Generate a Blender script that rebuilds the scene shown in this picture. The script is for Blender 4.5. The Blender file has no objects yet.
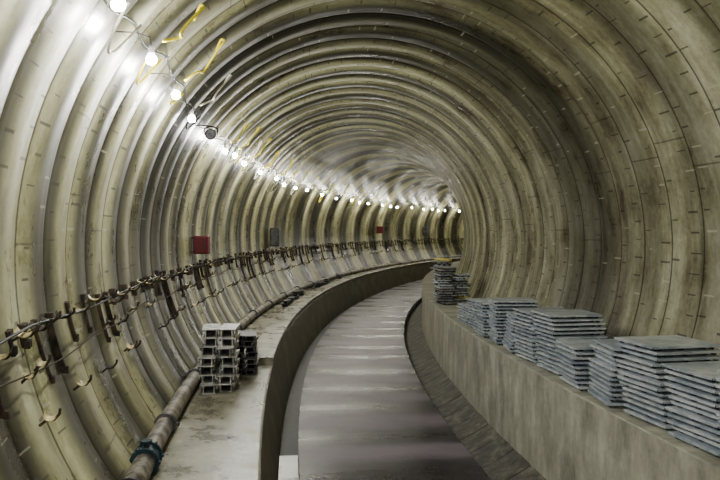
import bpy, bmesh, math, random
from mathutils import Vector, Matrix
random.seed(7)
SC=bpy.context.scene
COL=SC.collection
RC=75.0; UC,ZC,R=1.466,-0.18,2.675
def pos(u,s,z):
    ph=s/RC
    return Vector((RC-(RC-u)*math.cos(ph),(RC-u)*math.sin(ph),z))
def wall_u(z,side=-1,off=0.0):
    r=R-off
    return UC+side*math.sqrt(max(r*r-(z-ZC)**2,0))
# ---------------------------------------------------------------- materials
class NT:
    def __init__(s,name):
        s.m=bpy.data.materials.new(name); s.m.use_nodes=True; s.t=s.m.node_tree; s.n=s.t.nodes; s.l=s.t.links
        s.b=s.n['Principled BSDF']
    def N(s,t,**k):
        n=s.n.new(t)
        for a,v in k.items(): setattr(n,a,v)
        return n
    def L(s,a,b): s.l.new(a,b)
    def setv(s,sock,v):
        if hasattr(v,'links') or isinstance(v,bpy.types.NodeSocket): s.l.new(v,sock)
        else: sock.default_value=v
    def M(s,op,a,b=0.0,c=0.0,clamp=False):
        n=s.N('ShaderNodeMath',operation=op); n.use_clamp=clamp
        for i,v in enumerate((a,b,c)): s.setv(n.inputs[i],v)
        return n.outputs[0]
    def xyz(s,x,y,z=0.0):
        n=s.N('ShaderNodeCombineXYZ')
        for i,v in enumerate((x,y,z)): s.setv(n.inputs[i],v)
        return n.outputs[0]
    def noise(s,vec,scale=1.0,detail=4.0,rough=.6):
        n=s.N('ShaderNodeTexNoise'); s.L(vec,n.inputs['Vector']); n.inputs['Scale'].default_value=scale
        n.inputs['Detail'].default_value=detail; n.inputs['Roughness'].default_value=rough
        return n.outputs['Fac']
    def ramp(s,f,stops):
        n=s.N('ShaderNodeValToRGB'); s.L(f,n.inputs[0]); e=n.color_ramp.elements
        while len(e)<len(stops): e.new(.5)
        for i,(p,c) in enumerate(stops):
            e[i].position=p; e[i].color=(c[0],c[1],c[2],1) if len(c)==3 else c
        return n.outputs[0]
    def maprange(s,f,a,b,c,d,smooth=False):
        n=s.N('ShaderNodeMapRange'); s.L(f,n.inputs[0])
        if smooth: n.interpolation_type='SMOOTHSTEP'
        for i,v in enumerate((a,b,c,d)): n.inputs[i+1].default_value=v
        return n.outputs[0]
    def mix(s,f,a,b,mode='MIX'):
        n=s.N('ShaderNodeMix',data_type='RGBA',blend_type=mode)
        s.setv(n.inputs[0],f)
        for i,v in ((6,a),(7,b)):
            if isinstance(v,tuple): n.inputs[i].default_value=(v[0],v[1],v[2],1)
            else: s.L(v,n.inputs[i])
        return n.outputs[2]
    def bump(s,h,strength=.5,dist=.02):
        n=s.N('ShaderNodeBump'); n.inputs['Strength'].default_value=strength; n.inputs['Distance'].default_value=dist
        s.L(h,n.inputs['Height']); s.L(n.outputs[0],s.b.inputs['Normal'])
    def out(s,col=None,rough=None,metal=None):
        if col is not None:
            if isinstance(col,tuple): s.b.inputs['Base Color'].default_value=(*col,1)
            else: s.L(col,s.b.inputs['Base Color'])
        if rough is not None: s.setv(s.b.inputs['Roughness'],rough)
        if metal is not None: s.setv(s.b.inputs['Metallic'],metal)
        return s.m
PITCH=.6
def mat_lining(name,gain=1.0):
    t=NT(name)
    uv=t.N('ShaderNodeUVMap').outputs[0]; sp=t.N('ShaderNodeSeparateXYZ'); t.L(uv,sp.inputs[0])
    a,s=sp.outputs[0],sp.outputs[1]
    rs=t.M('DIVIDE',s,PITCH)
    ring=t.M('FLOOR',rs); fr=t.M('FRACT',rs)
    wn=t.N('ShaderNodeTexWhiteNoise',noise_dimensions='1D'); t.L(ring,wn.inputs['W']); rnd=wn.outputs[0]
    band=t.noise(t.xyz(t.M('MULTIPLY',a,.14),t.M('MULTIPLY',s,1.25),1.7),1,2,.5)
    st=t.noise(t.xyz(t.M('MULTIPLY',a,.6),t.M('MULTIPLY',s,4.2)),1,4,.6)
    bl=t.noise(t.xyz(t.M('MULTIPLY',a,1.5),t.M('MULTIPLY',s,1.8),3.3),1,6,.66)
    fine=t.noise(t.xyz(t.M('MULTIPLY',a,16),t.M('MULTIPLY',s,16),9.),1,4,.75)
    f=t.M('ADD',t.M('ADD',t.M('MULTIPLY',st,.34),t.M('MULTIPLY',bl,.36)),t.M('MULTIPLY',band,.30))
    g=gain
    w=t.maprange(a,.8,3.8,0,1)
    col=t.ramp(f,[(.33,(.070*g,.056*g,.036*g)),(.42,(.18*g,.162*g,.082*g)),(.49,(.335*g,.322*g,.165*g)),(.57,(.53*g,.522*g,.30*g)),(.67,(.76*g,.76*g,.54*g))])
    col=t.mix(.35,col,t.ramp(fine,[(.3,(.05,.05,.05)),(.7,(.95,.95,.95))]),'SOFT_LIGHT')
    rust=t.noise(t.xyz(t.M('MULTIPLY',a,.6),t.M('MULTIPLY',s,1.0),17.),1,5,.7)
    col=t.mix(t.M('MULTIPLY',t.maprange(rust,.54,.68,0,.5),t.M('ADD',t.M('MULTIPLY',w,.6),.4)),col,(.19*g,.150*g,.165*g))
    # bands of shade between rings painted in, strongest over the crown and lamp side
    wv=t.noise(t.xyz(t.M('MULTIPLY',s,.3),0.0,5.),1,2,.5)
    def wave(fq,c): return t.M('ADD',t.M('MULTIPLY',t.M('SINE',t.M('ADD',t.M('MULTIPLY',s,fq),t.M('MULTIPLY',wv,c))),.5),.5)
    s1=wave(5.24,4.0); s2=wave(2.62,3.0); fb=t.maprange(s,78.,86.,0,1,True)
    sn=t.M('ADD',t.M('MULTIPLY',s1,t.M('SUBTRACT',1.0,fb)),t.M('MULTIPLY',s2,fb))
    sn=t.maprange(sn,.18,.82,0,1,True)
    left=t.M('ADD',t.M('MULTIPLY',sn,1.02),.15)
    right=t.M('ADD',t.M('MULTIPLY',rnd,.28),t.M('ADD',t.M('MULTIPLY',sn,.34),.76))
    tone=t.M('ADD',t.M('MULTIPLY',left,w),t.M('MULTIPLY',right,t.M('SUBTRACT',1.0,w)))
    shadez=t.maprange(t.M('ABSOLUTE',t.M('SUBTRACT',s,69.4)),.3,2.0,.68,0,True)  # broad shadow band painted across the rings into the lining colour
    tone=t.M('MULTIPLY',tone,t.M('SUBTRACT',1.0,shadez))
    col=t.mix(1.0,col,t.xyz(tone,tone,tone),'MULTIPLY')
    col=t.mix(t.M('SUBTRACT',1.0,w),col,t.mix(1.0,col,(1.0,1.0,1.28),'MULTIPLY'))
    par=t.M('MULTIPLY',t.M('FRACT',t.M('MULTIPLY',ring,.5)),2.0)
    def dashes(sp_,off,thr,hw,ln,c0):
        ac=t.M('ADD',t.M('DIVIDE',t.M('ADD',a,t.M('ADD',t.M('MULTIPLY',rnd,sp_*.5),off)),sp_),t.M('MULTIPLY',par,.5))
        cell=t.M('FLOOR',ac); af=t.M('ABSOLUTE',t.M('SUBTRACT',t.M('FRACT',ac),.5))
        w2=t.N('ShaderNodeTexWhiteNoise',noise_dimensions='3D'); t.L(t.xyz(cell,ring,off*10),w2.inputs['Vector']); r2=w2.outputs[0]
        sep=t.N('ShaderNodeSeparateColor'); t.L(w2.outputs['Color'],sep.inputs[0])
        d1=t.M('LESS_THAN',af,t.M('ADD',hw/sp_*.7,t.M('MULTIPLY',sep.outputs[1],hw/sp_)))
        e=t.M('ABSOLUTE',t.M('SUBTRACT',fr,t.M('ADD',t.M('MULTIPLY',r2,.16),c0)))
        d2=t.M('LESS_THAN',e,t.M('ADD',ln,t.M('MULTIPLY',sep.outputs[2],.10)))
        dm=t.M('MULTIPLY',d1,d2)
        return t.M('MULTIPLY',dm,t.M('GREATER_THAN',sep.outputs[0],thr)),t.M('MULTIPLY',dm,t.M('LESS_THAN',sep.outputs[0],thr*.35))
    dk1,pl1=dashes(.19,.03,.42,.007,.06,.12)
    dk2,pl2=dashes(.19,.10,.60,.006,.05,.74)
    dark=t.M('MAXIMUM',dk1,dk2)
    col=t.mix(t.M('MULTIPLY',dark,.72),col,(.04,.03,.022))
    col=t.mix(t.M('MULTIPLY',t.M('MAXIMUM',pl1,pl2),.40),col,(.78*g,.76*g,.60*g))
    sc=t.M('DIVIDE',t.M('ADD',a,t.M('MULTIPLY',rnd,2.6)),2.4)
    sj=t.M('LESS_THAN',t.M('ABSOLUTE',t.M('SUBTRACT',t.M('FRACT',sc),.5)),.003)
    col=t.mix(t.M('MULTIPLY',sj,.6),col,(.05,.038,.025))
    q=t.M('ABSOLUTE',t.M('SUBTRACT',t.M('FRACT',t.M('ADD',rs,.5)),.5))
    col=t.mix(t.M('MULTIPLY',t.M('LESS_THAN',q,.022),.75),col,(.045,.033,.022))
    rough=t.maprange(bl,.35,.65,.24,.44)
    h=t.M('SUBTRACT',t.M('ADD',t.M('MULTIPLY',fine,.20),t.M('MULTIPLY',bl,.5)),t.M('MULTIPLY',t.M('MAXIMUM',dark,sj),.8))
    t.bump(h,.24,.02)
    spv=t.M('MULTIPLY',t.maprange(a,5.5,6.8,.03,.9,True),t.maprange(s,68.,78.,1,.05,True))
    t.L(spv,t.b.inputs['Specular IOR Level'])
    return t.out(col,rough)
def mat_concrete(name,c1,c2,c3,rough=(.35,.4),joint=None,sx=1.0,sy=1.0,bump=.25,band=0.0,spec=.5,amp=.26):
    t=NT(name); uv=t.N('ShaderNodeUVMap').outputs[0]; sp=t.N('ShaderNodeSeparateXYZ'); t.L(uv,sp.inputs[0])
    a,s=sp.outputs[0],sp.outputs[1]
    n1=t.noise(t.xyz(t.M('MULTIPLY',a,sx),t.M('MULTIPLY',s,sy)),1,7,.66)
    n2=t.noise(t.xyz(t.M('MULTIPLY',a,12),t.M('MULTIPLY',s,9),4.),1,4,.7)
    f=t.M('ADD',t.M('MULTIPLY',n1,.8),t.M('MULTIPLY',n2,.2))
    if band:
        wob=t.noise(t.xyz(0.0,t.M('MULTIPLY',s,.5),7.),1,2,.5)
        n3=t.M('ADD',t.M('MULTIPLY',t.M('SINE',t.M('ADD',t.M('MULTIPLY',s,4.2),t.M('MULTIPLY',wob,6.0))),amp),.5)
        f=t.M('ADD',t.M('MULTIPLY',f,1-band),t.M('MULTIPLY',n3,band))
    col=t.ramp(f,[(.36,c1),(.5,c2),(.63,c3)])
    if joint:
        je=t.M('LESS_THAN',t.M('ABSOLUTE',t.M('SUBTRACT',t.M('FRACT',t.M('DIVIDE',t.M('ADD',s,joint[1]),joint[0])),.5)),.012/joint[0])
        col=t.mix(t.M('MULTIPLY',je,.8),col,(.03,.025,.025))
    if bump: t.bump(n2,bump,.01)
    t.b.inputs['Specular IOR Level'].default_value=spec
    return t.out(col,t.maprange(f,.36,.63,rough[0],rough[1]))
def mat_obj(name,c1,c2,rough=.5,metal=0.0,scale=6.0,bump=.2):
    t=NT(name); tc=t.N('ShaderNodeTexCoord').outputs['Object']
    oi=t.N('ShaderNodeObjectInfo').outputs['Random']
    va=t.N('ShaderNodeVectorMath',operation='ADD'); t.L(tc,va.inputs[0]); t.L(t.xyz(t.M('MULTIPLY',oi,40.),oi,oi),va.inputs[1])
    n=t.noise(va.outputs[0],scale,5,.65)
    f=t.M('ADD',n,t.M('MULTIPLY',t.M('SUBTRACT',oi,.5),.18))
    col=t.ramp(f,[(.36,c1),(.64,c2)])
    if bump: t.bump(n,bump,.006)
    return t.out(col,t.M('ADD',t.M('MULTIPLY',n,.3),rough-.12),metal)
M_LIN=mat_lining('lining_concrete')
M_INV=mat_concrete('invert_concrete',(.03,.028,.024),(.11,.105,.090),(.25,.24,.20),(.5,.8),joint=(.6,.3),sx=5.0,sy=4.0,spec=.2,bump=.6)
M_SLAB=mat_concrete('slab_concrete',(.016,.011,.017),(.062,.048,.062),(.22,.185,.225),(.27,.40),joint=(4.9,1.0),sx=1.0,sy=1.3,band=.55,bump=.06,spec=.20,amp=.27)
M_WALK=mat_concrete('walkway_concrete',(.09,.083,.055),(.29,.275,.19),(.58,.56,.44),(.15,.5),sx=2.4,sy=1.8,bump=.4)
M_WALKF=mat_concrete('walkway_face_shaded',(.08,.072,.050),(.20,.187,.132),(.34,.32,.235),(.4,.7),sx=1.8,sy=1.4)  # darker copy of the walkway concrete, shade of the upright face painted in
M_KERB=mat_concrete('kerb_concrete',(.24,.23,.18),(.46,.45,.37),(.68,.67,.56),(.5,.8),sx=1.2,sy=2.6)
M_GALV=mat_obj('galvanised_steel',(.46,.54,.63),(.90,.95,1.0),.34,.2,5)
M_STEEL=mat_obj('weathered_steel',(.20,.195,.18),(.78,.77,.72),.45,.3,9)
M_DARK=mat_obj('dark_steel',(.02,.02,.022),(.15,.145,.14),.45,.5,8)
M_MID=mat_obj('mid_grey_steel',(.16,.16,.165),(.55,.56,.55),.5,.2,8)
M_RUST=mat_obj('bracket_steel',(.012,.009,.006),(.075,.05,.03),.8,0,12)
M_SADDLE=mat_obj('pale_saddle',(.22,.17,.06),(.80,.68,.34),.4,.1,12)
M_PIPE=mat_obj('pipe_paint',(.06,.05,.036),(.50,.45,.35),.5,0,5)
M_TEAL=mat_obj('teal_paint',(.005,.016,.022),(.014,.045,.058),.5,.2,12)
M_YEL=mat_obj('yellow_cable',(.95,.74,.01),(1.0,.86,.02),.45,0,8,0)
M_WHT=mat_obj('white_cable',(.45,.42,.33),(.85,.80,.62),.45,0,8,0)
M_BLK=mat_obj('black_rubber_and_shade',(.012,.012,.012),(.03,.03,.03),.5,0,8,0)
M_GREY=mat_obj('grey_plastic',(.22,.22,.21),(.5,.5,.47),.5,0,8,0)
M_RED=mat_obj('red_paint',(.07,.004,.006),(.15,.008,.012),.6,0,5)
M_WOOD=mat_obj('yellow_paint',(.50,.42,.06),(.80,.70,.18),.6,0,6)
M_WATER=mat_obj('water',(.012,.012,.012),(.16,.16,.155),.22,0,3,.6)
def mat_emit(name,E,c):
    t=NT(name); t.b.inputs['Base Color'].default_value=(1,1,1,1)
    t.b.inputs['Emission Color'].default_value=(*c,1); t.b.inputs['Emission Strength'].default_value=E
    return t.m
M_EMIT=mat_emit('lamp_glow',980.0,(1,.99,.96)); M_EMIT2=mat_emit('lamp_glow_far',740.0,(1,.97,.86))
# ---------------------------------------------------------------- helpers
def meta(o,label=None,cat=None,group=None,kind=None):
    if label:o['label']=label
    if cat:o['category']=cat
    if group:o['group']=group
    if kind:o['kind']=kind
def addobj(name,me,parent=None,loc=None,rot=None):
    o=bpy.data.objects.new(name,me); COL.objects.link(o)
    if parent: o.parent=parent
    if loc is not None:o.location=loc
    if rot is not None:o.rotation_euler=rot
    return o
def mk(name,bm,mats,smooth=False):
    me=bpy.data.meshes.new(name); bmesh.ops.recalc_face_normals(bm,faces=bm.faces[:]); bm.to_mesh(me); bm.free()
    for m in (mats if isinstance(mats,(list,tuple)) else [mats]): me.materials.append(m)
    if smooth: me.shade_smooth()
    return me
def box(bm,c,d,rot=None,mi=0,bev=0.0):
    r=bmesh.ops.create_cube(bm,size=1.0); vs=r['verts']
    bmesh.ops.scale(bm,vec=Vector(d),verts=vs)
    if bev:
        es=list({e for v in vs for e in v.link_edges})
        rr=bmesh.ops.bevel(bm,geom=es,offset=bev,segments=1,affect='EDGES'); vs=list({v for f in rr['faces'] for v in f.verts}|{v for v in vs if v.is_valid})
    if rot is not None: bmesh.ops.rotate(bm,verts=vs,cent=(0,0,0),matrix=rot)
    bmesh.ops.translate(bm,verts=vs,vec=Vector(c))
    for f in {f for v in vs for f in v.link_faces}: f.material_index=mi
def tube(bm,pts,r,n=8,mi=0,cap=True):
    pts=[Vector(p) for p in pts]; rings=[]; prev=None
    for i,p in enumerate(pts):
        t=(pts[min(i+1,len(pts)-1)]-pts[max(i-1,0)]).normalized()
        up=Vector((0,0,1)) if abs(t.z)<.95 else Vector((1,0,0))
        if prev is None: x=t.cross(up).normalized()
        else:
            x=(prev-t*prev.dot(t)); x=x.normalized() if x.length>1e-6 else t.cross(up).normalized()
        prev=x; y=t.cross(x); rr=r[i] if isinstance(r,(list,tuple)) else r
        rings.append([bm.verts.new(p+x*rr*math.cos(2*math.pi*k/n)+y*rr*math.sin(2*math.pi*k/n)) for k in range(n)])
    for a,b in zip(rings,rings[1:]):
        for k in range(n):
            f=bm.faces.new((a[k],a[(k+1)%n],b[(k+1)%n],b[k])); f.material_index=mi
    if cap:
        for rg in (rings[0],rings[-1]): bm.faces.new(rg).material_index=mi
def sweep(name,prof,ss,mat,closed=True,caps=True):
    """prof: list of (u,z), swept along the curved tunnel axis"""
    bm=bmesh.new(); uvl=bm.loops.layers.uv.new('UVMap')
    n=len(prof); arc=[0]
    P=prof+([prof[0]] if closed else [])
    for i in range(1,len(P)): arc.append(arc[-1]+math.dist(P[i],P[i-1]))
    rows=[[bm.verts.new(pos(u,s,z)) for u,z in prof] for s in ss]
    for j in range(len(ss)-1):
        for i in range(len(P)-1):
            i2=(i+1)%n
            f=bm.faces.new((rows[j][i],rows[j][i2],rows[j+1][i2],rows[j+1][i]))
            for lp,(aa,sv) in zip(f.loops,((arc[i],ss[j]),(arc[i+1],ss[j]),(arc[i+1],ss[j+1]),(arc[i],ss[j+1]))): lp[uvl].uv=(aa,sv)
    if closed and caps:
        for r in (rows[0],rows[-1]):
            f=bm.faces.new(r)
            for lp in f.loops: lp[uvl].uv=(lp.vert.co.x,lp.vert.co.z)
    me=mk(name,bm,mat)
    if isinstance(mat,(list,tuple)):
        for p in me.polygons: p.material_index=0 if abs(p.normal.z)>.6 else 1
    return me
def frange(a,b,d):
    n=max(1,round((b-a)/d)); return [a+(b-a)*i/n for i in range(n+1)]
S0,S1=-6.0,66.0
# ---------------------------------------------------------------- lining
def ring_r(k): return random.Random(k*13+5).uniform(-.003,.003)
fr_s=[0.0,.008,.016,.07,.13,.19,.25,.30,.35,.41,.47,.53,.584,.592]
def prof_off(x,w):
    if x<.012 or x>.588: return .009+.008*w        # joint groove
    return (.002+.012*w)*math.cos(2*math.pi*x/PITCH)
samples=[]
nr=int(round((S1-S0)/PITCH))
for k in range(nr):
    for x in fr_s: samples.append((S0+k*PITCH+x,x,ring_r(k)))
samples.append((S1,0,0))
def wgt(t):
    d=math.degrees(t); return min(1,max(0,(d-55)/80)) if d<228 else .0
def lining(name,a0,a1,label,mat):
    bm=bmesh.new(); uvl=bm.loops.layers.uv.new('UVMap')
    n=int((a1-a0)/2.5)
    angs=[math.radians(a0+(a1-a0)*i/n) for i in range(n+1)]
    rows=[]
    for s,x,rr in samples:
        row=[]
        far=1.0 if s<13 else max(.22,1-(s-13)/12)
        for t in angs:
            o=prof_off(x,wgt(t))*far+rr*far; row.append(bm.verts.new(pos(UC+(R+o)*math.cos(t),s,ZC+(R+o)*math.sin(t))))
        rows.append(row)
    for j in range(len(samples)-1):
        for i in range(n):
            f=bm.faces.new((rows[j][i],rows[j][i+1],rows[j+1][i+1],rows[j+1][i])); f.smooth=True
            for lp,(tt,sv) in zip(f.loops,((angs[i],samples[j][0]),(angs[i+1],samples[j][0]),(angs[i+1],samples[j+1][0]),(angs[i],samples[j+1][0]))):
                lp[uvl].uv=(tt*R,sv+60)
    me=bpy.data.meshes.new(name); bm.to_mesh(me); bm.free(); me.materials.append(mat)
    o=addobj(name,me); meta(o,label,'tunnel wall',None,'structure'); return o
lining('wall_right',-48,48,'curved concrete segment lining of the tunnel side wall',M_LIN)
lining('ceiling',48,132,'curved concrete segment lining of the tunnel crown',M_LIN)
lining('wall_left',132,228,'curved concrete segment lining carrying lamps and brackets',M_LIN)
lining('wall_bottom',228,312,'curved concrete invert under the track slab',M_INV)
SS=frange(S0,S1,.75)
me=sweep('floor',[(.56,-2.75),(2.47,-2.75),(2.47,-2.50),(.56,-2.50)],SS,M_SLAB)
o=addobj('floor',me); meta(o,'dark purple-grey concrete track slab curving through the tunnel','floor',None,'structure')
# walkway bench
WZ=-1.80; KZ=-1.44; KU=2.94
def arcpts(z0,z1,side,n,off=-.03):
    return [(wall_u(z0+(z1-z0)*i/n,side,off),z0+(z1-z0)*i/n) for i in range(n+1)]
prof=[(.205,WZ-.02),(.185,WZ)]+arcpts(WZ,-2.45,-1,8)+[(.22,-2.70),(.36,-2.72)]
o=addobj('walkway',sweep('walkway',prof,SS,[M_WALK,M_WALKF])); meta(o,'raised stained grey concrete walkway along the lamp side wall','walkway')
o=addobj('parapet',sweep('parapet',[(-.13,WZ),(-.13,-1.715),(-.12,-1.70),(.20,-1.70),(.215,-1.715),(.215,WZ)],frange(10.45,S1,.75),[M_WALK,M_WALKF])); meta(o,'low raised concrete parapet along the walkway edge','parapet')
prof=[(KU,KZ-.008),(KU-.01,-2.44),(KU+.2,-2.36)]+arcpts(-2.2,KZ,1,8)+[(KU+.008,KZ)]
o=addobj('concrete_kerb',sweep('concrete_kerb',prof,SS,M_KERB)); meta(o,'pale grey-beige concrete kerb ledge with steel gratings stacked on it','kerb')
o=addobj('gutter_shade',sweep('gutter_shade',[(.37,-2.73),(.555,-2.73),(.555,-2.60),(.35,-2.60)],SS,M_BLK)); meta(o,'black strip painting shade into the narrow gutter beside the slab','shade strip',None,'stuff')  # black strip painted in for the shade inside the gutter gap
o=addobj('gutter_water',sweep('gutter_water',[(.37,-2.59),(.553,-2.59),(.553,-2.54),(.345,-2.54)],frange(2,8.8,.6),M_WATER)); meta(o,'shallow murky puddle in the gutter beside the slab','water',None,'stuff')
# ---------------------------------------------------------------- pipe
PR=.078; PU=-.64; PZ=WZ+PR+.012
bm=bmesh.new(); tube(bm,[pos(PU,s,PZ) for s in frange(5.15,62,.6)],PR,14)
pipe=addobj('drain_pipe',mk('drain_pipe',bm,M_PIPE,True)); meta(pipe,'long stained beige-grey steel pipe lying along the walkway edge','pipe')
bm=bmesh.new(); tube(bm,[(0,-.06,0),(0,-.03,0),(0,-.0299,0),(0,.03,0),(0,.0301,0),(0,.06,0)],[PR+.008,PR+.008,PR+.022,PR+.022,PR+.008,PR+.008],14)
for sx in (-1,1): box(bm,(sx*(PR+.03),0,0),(.03,.05,.03))
cpl=mk('coupling',bm,M_DARK)
s=7.0
while s<60:
    addobj('coupling',cpl,pipe,pos(PU,s,PZ),(0,0,-s/RC)); s+=2.2
bm=bmesh.new(); tube(bm,[(0,-.12,0),(0,-.05,0),(0,-.0499,0),(0,.03,0),(0,.0301,0),(0,.05,0)],[PR+.012,PR+.012,PR+.006,PR+.006,PR+.028,PR+.028],16)
addobj('end_flange',mk('end_flange',bm,M_BLK),pipe,pos(PU,5.15,PZ),(0,0,-5.15/RC))['label']='black rubber end sleeve'
bm=bmesh.new()
tube(bm,[(0,-.11,0),(0,-.08,0),(0,-.0799,0),(0,.08,0),(0,.0801,0),(0,.11,0)],[PR+.03,PR+.03,PR+.014,PR+.014,PR+.03,PR+.03],16)
tube(bm,[(0,0,PR),(0,0,PR+.05)],.022,8); tube(bm,[(0,0,PR+.05),(0,0,PR+.065)],.045,12)
for a in range(6):
    for yy in (-.095,.095): box(bm,((PR+.03)*math.cos(a),yy,(PR+.03)*math.sin(a)),(.018,.05,.018))
addobj('valve',mk('valve',bm,M_TEAL),pipe,pos(PU,5.95,PZ),(0,0,-5.95/RC))['label']='dark teal valve with hand wheel'
# ---------------------------------------------------------------- wall brackets
BZ=-.84
def wl(z,off): return wall_u(z,-1,off)
u0=wl(BZ,0)
def up_mesh(z0,z1,w):
    bm=bmesh.new(); zs=[z0+(z1-z0)*i/6 for i in range(7)]
    a=[]
    for z in zs:
        a.append([bm.verts.new((wl(z,o)-u0,y,z-BZ)) for o,y in ((-.02,-w),(.03,-w),(.03,w),(-.02,w))])
    for p,q in zip(a,a[1:]):
        for i in range(4): bm.faces.new((p[i],p[(i+1)%4],q[(i+1)%4],q[i]))
    bm.faces.new(a[0]);bm.faces.new(a[-1])
    for z in (z0-.02,z1+.02):
        box(bm,(wl(z,.025)-u0,0,z-BZ),(.03,w*3.2,.045))
    return mk('upright',bm,M_RUST)
def arm_build(bm,z,sc=1.0,sad=True):
    ub=wl(z,.02)-u0; zz=z-BZ
    tube(bm,[(ub,0,zz-.03),(ub+.05*sc,0,zz),(ub+.11*sc,0,zz+.005),(ub+.15*sc,0,zz+.04),(ub+.155*sc,0,zz+.07)],.009,6,0)
    n=7; pr=[]; rr=.050*sc
    for i in range(n+1):
        t=math.pi*(1.08+ .84*i/n); pr.append((ub+.085*sc+rr*math.cos(t),zz+.012+rr+rr*math.sin(t)))
    v=[[bm.verts.new((x,y,w)) for x,w in pr] for y in (-.03,.03)]
    v2=[[bm.verts.new((x,y,w-.006)) for x,w in pr] for y in (-.03,.03)]
    for i in range(n):
        for q in ((v[0][i],v[0][i+1],v[1][i+1],v[1][i]),(v2[0][i],v2[0][i+1],v2[1][i+1],v2[1][i]),(v[0][i],v[0][i+1],v2[0][i+1],v2[0][i]),(v[1][i],v[1][i+1],v2[1][i+1],v2[1][i])):
            bm.faces.new(q).material_index=1 if sad else 0
AZ=(-.58,-.80,-1.08)
me_up=[up_mesh(-.52,-1.12,.007),up_mesh(-.50,-.80,.011),up_mesh(-.54,-.95,.008),up_mesh(-.54,-.68,.016)]
me_arm=[];me_arm_d=[]
for z,sc in zip(AZ,(1.0,.6,.75)):
    bm=bmesh.new(); arm_build(bm,z,sc); me_arm.append(mk('arm',bm,[M_RUST,M_SADDLE]))
    bm=bmesh.new(); arm_build(bm,z,sc,False); me_arm_d.append(mk('arm',bm,[M_RUST,M_SADDLE]))
s=2.6; rb=random.Random(3)
while s<58:
    e=bpy.data.objects.new('cable_bracket',me_up[rb.choice((0,1,1,2,3,3))]); COL.objects.link(e)
    e.location=pos(u0,s,BZ); e.rotation_euler=(rb.uniform(-.3,.3),0,-s/RC)
    meta(e,'thin dark rusty steel cable bracket with hooked saddle arms','bracket','cable brackets along the tunnel wall')
    for j in range(3):
        if j==1 and rb.random()<.5: continue
        if j==2 and rb.random()<.5: continue
        o=addobj('arm',(me_arm if rb.random()<.5 else me_arm_d)[j],e); k=rb.uniform(.8,1.35); o.scale=(1,k,1); o.location.z=rb.uniform(-.05,.04)
    s+=rb.choice((.22,.28,.35,.42,.5))
def cable(name,z,r,mat,label,cat,sag=.03,off=.12,s0=-1,s1=61,ph=0):
    bm=bmesh.new(); pts=[]
    for s in frange(s0,s1,.2):
        k=abs(math.sin(math.pi*s/2.3+ph)); zz=z-sag*k+.012*math.sin(s*1.7+ph); pts.append(pos(wall_u(zz,-1,off)+.015*math.sin(s*1.3+z),s,zz))
    tube(bm,pts,r,6); o=addobj(name,mk(name,bm,mat,True)); meta(o,label,cat)
cable('signal_cable',AZ[0]+.03,.008,M_BLK,'thin black cable resting in the upper bracket saddles','cable',.02)
cable('signal_cable',AZ[1]+.03,.005,M_RUST,'thin brown cable draped along the middle bracket arms','cable',.05,.08,ph=1)
# ---------------------------------------------------------------- festoon lamps
LZ=1.16; LOFF=.29
def bulb(m):
    bm=bmesh.new(); bmesh.ops.create_icosphere(bm,subdivisions=2,radius=.037); return mk('bulb',bm,m,True)
mb=bulb(M_EMIT); mb2=bulb(M_EMIT2)
bm=bmesh.new(); tube(bm,[(0,0,.032),(0,0,.04),(0,0,.08),(0,0,.095)],[.018,.022,.019,.010],10); ms=mk('socket',bm,M_GREY)
bm=bmesh.new(); tube(bm,[(0,0,.09),(-.01,0,.15),(-.10,0,.18),(-.27,0,.18)],.005,6); box(bm,(-.265,0,.18),(.02,.05,.05)); mh=mk('hanger',bm,M_DARK)
rc=random.Random(11)
lamp_s=[-4.5,-3.0,-1.2,1.0,2.75,4.1,5.4,6.8,8.1,11.4,12.4,13.7,15.9,18.2,19.6,21.4]
s=23.2
while s<60: lamp_s.append(s); s+=rc.choice((1.2,1.5,2.2,2.6))
for i,s in enumerate(lamp_s):
    e=bpy.data.objects.new('festoon_lamp',None); COL.objects.link(e); e.empty_display_size=.1
    z=LZ+rc.uniform(-.03,.03)
    e.location=pos(wall_u(z,-1,LOFF),s,z); e.rotation_euler=(0,0,-s/RC)
    meta(e,'bare glowing bulb in a grey socket hung by the wall','lamp','festoon lamps along the tunnel wall')
    addobj('bulb',mb if s<16 else mb2,e);addobj('socket',ms,e);addobj('hanger',mh,e)
def cord(s,z,h,ds,mat,lb,r=.010,so=.28):
    """cord leaves the socket, curls up to a hook standing off the wall and ends in a short curled tail"""
    bm=bmesh.new(); pts=[]; w1=rc.uniform(.05,.09)*(1 if rc.random()<.5 else -1)
    N=26
    for k in range(N+1):
        q=k/N; zz=z+.11+h*q-.10*math.sin(math.pi*q)+.05*math.sin(2*math.pi*q); ss=s+ds*q+w1*math.sin(2.2*math.pi*q)
        pts.append(pos(wall_u(zz,-1,so-.04*q+.06*math.sin(math.pi*q)),ss,zz))
    z2=zz; s2=ss; lr=rc.uniform(.03,.05)
    for k in range(1,8):
        a=k/7*math.pi*1.2
        pts.append(pos(wall_u(z2,-1,.24-.008*k),s2+lr*(1-math.cos(a)),z2+lr*math.sin(a)-.008*k))
    tube(bm,pts,r,6); o=addobj('lamp_cord',mk('lamp_cord',bm,mat,True)); meta(o,lb,'cord','lamp cords on the tunnel wall')
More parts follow.
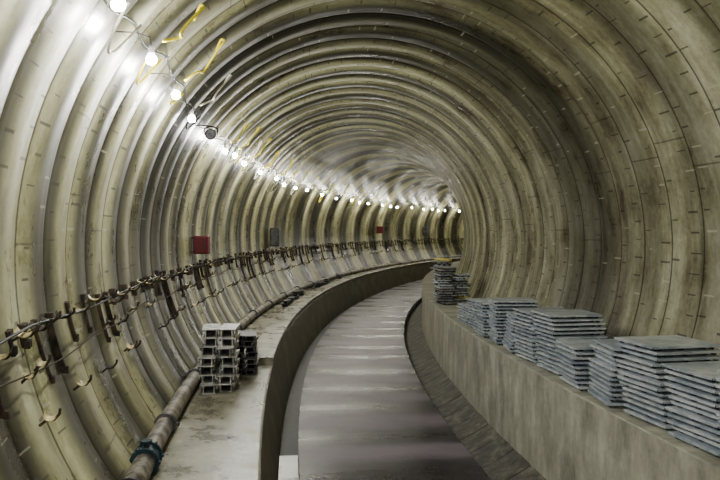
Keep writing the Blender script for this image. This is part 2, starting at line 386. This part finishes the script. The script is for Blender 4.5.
for i,s in enumerate(lamp_s):
    if not 3<s<38: continue
    mat,lb=[(M_YEL,'yellow cord looping from a lamp up the wall'),(M_YEL,'yellow cord looping from a lamp up the wall'),(M_WHT,'pale cord looping from a lamp up the wall')][i%3]
    cord(s,LZ,rc.uniform(.28,.40),rc.uniform(.25,.45),mat,lb)
    if s>4:
        if rc.random()<.6 and s>9: cord(s+.4,LZ+.02,rc.uniform(.15,.4),rc.uniform(.05,.4),M_YEL if rc.random()<.6 else M_WHT,'tangled cord looping above the lamps on the wall',.011)
        for kk in range(2 if s>9 else 1):
            bm=bmesh.new(); pts=[]; dp=rc.uniform(.12,.36); w=rc.uniform(.3,.7); o0=rc.uniform(.1,.6)
            for k in range(13):
                q=k/12; zz=LZ+.12-dp*math.sin(math.pi*q)**.8; pts.append(pos(wall_u(zz,-1,.20+.06*kk),s+o0+w*q,zz))
            tube(bm,pts,.009,6); m2=(M_YEL,M_WHT,M_YEL,M_BLK)[rc.randrange(4)]
            o=addobj('lamp_cord',mk('lamp_cord',bm,m2,True)); meta(o,'slack cord loop drooping below the lamps','cord','lamp cords on the tunnel wall')
bm=bmesh.new(); pts=[]
for s in frange(-5,61,.22):
    zz=LZ+.24+.05*math.sin(s*1.1)-.06*abs(math.sin(s*2.38)); pts.append(pos(wall_u(zz,-1,.08),s,zz))
tube(bm,pts,.008,6); o=addobj('power_cable',mk('power_cable',bm,M_BLK,True)); meta(o,'long black power cable strung behind the lamps','cable')
# small floodlight (off)
e=bpy.data.objects.new('floodlight',None); COL.objects.link(e); e.location=pos(wall_u(1.2,-1,.24),10.0,1.2); e.rotation_euler=(0,0,-.13)
meta(e,'small round black unlit floodlight on the wall','floodlight')
bm=bmesh.new(); tube(bm,[(0,-.07,0),(0,-.06,0),(0,.0,0),(0,.05,0),(0,.07,0)],[.065,.07,.06,.04,.02],16); addobj('housing',mk('housing',bm,M_BLK,True),e)
bm=bmesh.new(); tube(bm,[(0,-.074,0),(0,-.071,0)],[.055,.055],16); addobj('lens',mk('lens',bm,M_DARK),e)
bm=bmesh.new(); tube(bm,[(.08,0,0),(.08,0,.08),(0,0,.11),(-.08,0,.08),(-.08,0,0)],.009,6); tube(bm,[(0,0,.11),(-.12,0,.12),(-.23,0,.12)],.009,6); addobj('yoke',mk('yoke',bm,M_DARK),e)
# ---------------------------------------------------------------- wall boxes
def wallbox(name,s,z,w,d,h,mat,label,cat):
    e=bpy.data.objects.new(name,None); COL.objects.link(e); e.location=pos(wall_u(z,-1,d/2+.03),s,z); e.rotation_euler=(0,0,-s/RC)
    meta(e,label,cat)
    bm=bmesh.new(); box(bm,(0,0,0),(d,w,h),bev=.012); addobj('body',mk('body',bm,mat),e)
    bm=bmesh.new(); box(bm,(0,-w/2-.006,0),(d*.86,.012,h*.86),bev=.003); box(bm,(d*.3,-w/2-.02,0),(.02,.02,.06)); addobj('lid',mk('lid',bm,mat),e)
    bm=bmesh.new(); box(bm,(-d/2-.01,0,h*.38),(.05,w*.5,.03)); box(bm,(-d/2-.01,0,-h*.38),(.05,w*.5,.03)); addobj('mount',mk('mount',bm,M_DARK),e)
wallbox('fire_box',12.6,-.24,.2,.24,.29,M_RED,'dark red metal fire equipment box fixed to the wall','box')
wallbox('fire_box',38,.0,.2,.3,.34,M_RED,'small red metal fire equipment box on the wall','box')
wallbox('junction_box',21.3,-.20,.2,.24,.5,M_DARK,'tall dark electrical junction box on the wall','box')
wallbox('junction_box',46,-.05,.2,.3,.5,M_DARK,'distant dark electrical junction box on the wall','box')
# ---------------------------------------------------------------- steel channels on the walkway
def channel(mat,w=.19,h=.10,l=.55):
    bm=bmesh.new(); t=.009
    box(bm,(0,0,h-t/2-.001),(w,l,t)); box(bm,(0,0,t/2),(w*.8,l,t))
    for sx in (-1,1):
        box(bm,(sx*(w/2-t/2-.002),0,h*.76),(t,l,h*.4))
        box(bm,(sx*(w*.30),0,h/2),(t,l,h-.02))
    for yy in (-l/2+.2,l/2-.2): box(bm,(0,yy,h/2),(w*.6,.008,h-.02),mi=1)
    return mk('steel_channel',bm,[mat,M_BLK])
ch1=channel(M_STEEL); ch2=channel(M_DARK,.15,.07,.5)
for c in range(2):
    for l in range(7):
        o=addobj('steel_channel',ch1,None,pos(-.42+.20*c+random.uniform(-.015,.015),8.95+random.uniform(-.08,.08),WZ+.003+l*.101),(0,0,-.12+random.uniform(-.08,.08)))
        meta(o,'weathered galvanised steel channel in a stack on the walkway','steel channel','stacked steel channels on the walkway')
for c in range(2):
    for l in range(7):
        o=addobj('steel_channel',ch2,None,pos(-.19+.155*c+random.uniform(-.015,.015),9.95+random.uniform(-.05,.05),WZ+.003+l*.071),(0,0,-.13+random.uniform(-.09,.09)))
        meta(o,'dark steel channel in a low stack on the walkway','steel channel','dark steel channels on the walkway')
for s in (18.5,19.3,20.3,21.5,24.5,25.6,28):
    for l in range(random.choice((2,3,3))):
        o=addobj('steel_channel',ch2,None,pos(-.32+random.uniform(-.06,.04),s,WZ+.003+l*.071),(0,0,-s/RC+random.uniform(-.2,.2)))
        meta(o,'dark steel channel lying in a loose pile on the walkway','steel channel','loose channels on the walkway')
# ---------------------------------------------------------------- gratings on the kerb
def panel(PW,PL,PH,m):
    bm=bmesh.new()
    box(bm,(0,0,PH-.003),(PW,PL,.008))
    for sx in (-1,1): box(bm,(sx*(PW/2-.003),0,PH-.011),(.006,PL-.02,.012))
    for sy in (-1,1): box(bm,(0,sy*(PL/2-.003),PH-.011),(PW-.02,.006,.012))
    for x in (-.33,0,.33): box(bm,(x*PW,0,.014),(.03,PL-.12,.028),mi=1)
    for x in (-.485,.485): box(bm,(x*PW,0,PH+.0005),(.012,PL*.96,.003))
    for sx in (-1,1):
        for y in (-.4,0,.4): box(bm,(sx*(PW/2-.04),y*PL,.012),(.02,.04,.024),mi=1)
    return mk('steel_grating',bm,[m,M_BLK])
PW,PL,PH=.56,.55,.038
pm=panel(PW,PL,PH,M_GALV); pm2=panel(.36,.5,.045,M_MID); pm3=panel(.32,.5,.045,M_GALV)
stacks=[(2.6,12,0),(3.34,12,0),(4.08,14,.006),(4.80,12,.010),(5.52,14,.014),(6.24,12,-.010),(6.96,9,.01),(7.68,14,.016),(8.40,13,.012),(9.12,11,-.010),(9.84,13,.012),(10.55,11,.006),(11.25,10,.01),(11.95,7,0)]
rp=random.Random(21)
for si,(s,n,lean) in enumerate(stacks):
    base=rp.uniform(-.14,.14); b0=rp.uniform(-.02,.06)
    for l in range(n):
        du=rp.uniform(-.018,.025)+b0; ds=lean*l+rp.uniform(-.02,.02)
        if rp.random()<.15: ds+=rp.uniform(-.06,.02)
        o=addobj('steel_grating',pm,None,pos(KU+.06+PW/2+du,s+ds,KZ+.002+l*(PH+.0035)),(0,0,-s/RC+base+rp.uniform(-.035,.035)))
        meta(o,'blue-grey galvanised steel grating in a stack on the kerb','steel grating','steel gratings stacked on the kerb')
bm=bmesh.new(); box(bm,(0,0,.022),(.07,.55,.044),bev=.006); tb=mk('timber_batten',bm,M_WOOD)
for c in range(3):
    n=(15,12,18)[c]; cu=KU+(.21,.55,.24)[c]; cs=(15.3,15.4,15.95)[c]
    for l in range(n):
        sc=rp.uniform(.75,1.0); r=rp.random()
        if r<.14:
            o=addobj('timber_batten',tb,None,pos(cu+rp.uniform(-.10,.10),cs-.03,KZ+.002+l*.048),(0,0,rp.uniform(-.3,.3)))
            meta(o,'short yellow painted batten caught in the cluttered pile','batten','battens in the cluttered pile on the kerb'); continue
        o=addobj('steel_grating',pm3 if r<.45 else pm2,None,pos(cu+rp.uniform(-.05,.05),cs+rp.uniform(-.06,.06),KZ+.002+l*.048),(0,0,-.2+rp.uniform(-.25,.25))); o.scale=(sc,1,1)
        meta(o,('pale blue' if r<.45 else 'dark')+' grey steel grating in a cluttered pile on the kerb','steel grating','gratings in the cluttered pile on the kerb')
# ---------------------------------------------------------------- world, camera
w=bpy.data.worlds.new('world'); SC.world=w; w.use_nodes=True
w.node_tree.nodes['Background'].inputs[0].default_value=(.6,.62,.6,1); w.node_tree.nodes['Background'].inputs[1].default_value=.03
cd=bpy.data.cameras.new('camera'); cam=bpy.data.objects.new('camera',cd); COL.objects.link(cam); SC.camera=cam
cd.lens=39.0; cd.sensor_width=36; cd.clip_start=.05; cd.clip_end=300
cam.location=(0,0,0); cam.rotation_euler=(math.pi/2-.013,0,-.2013)
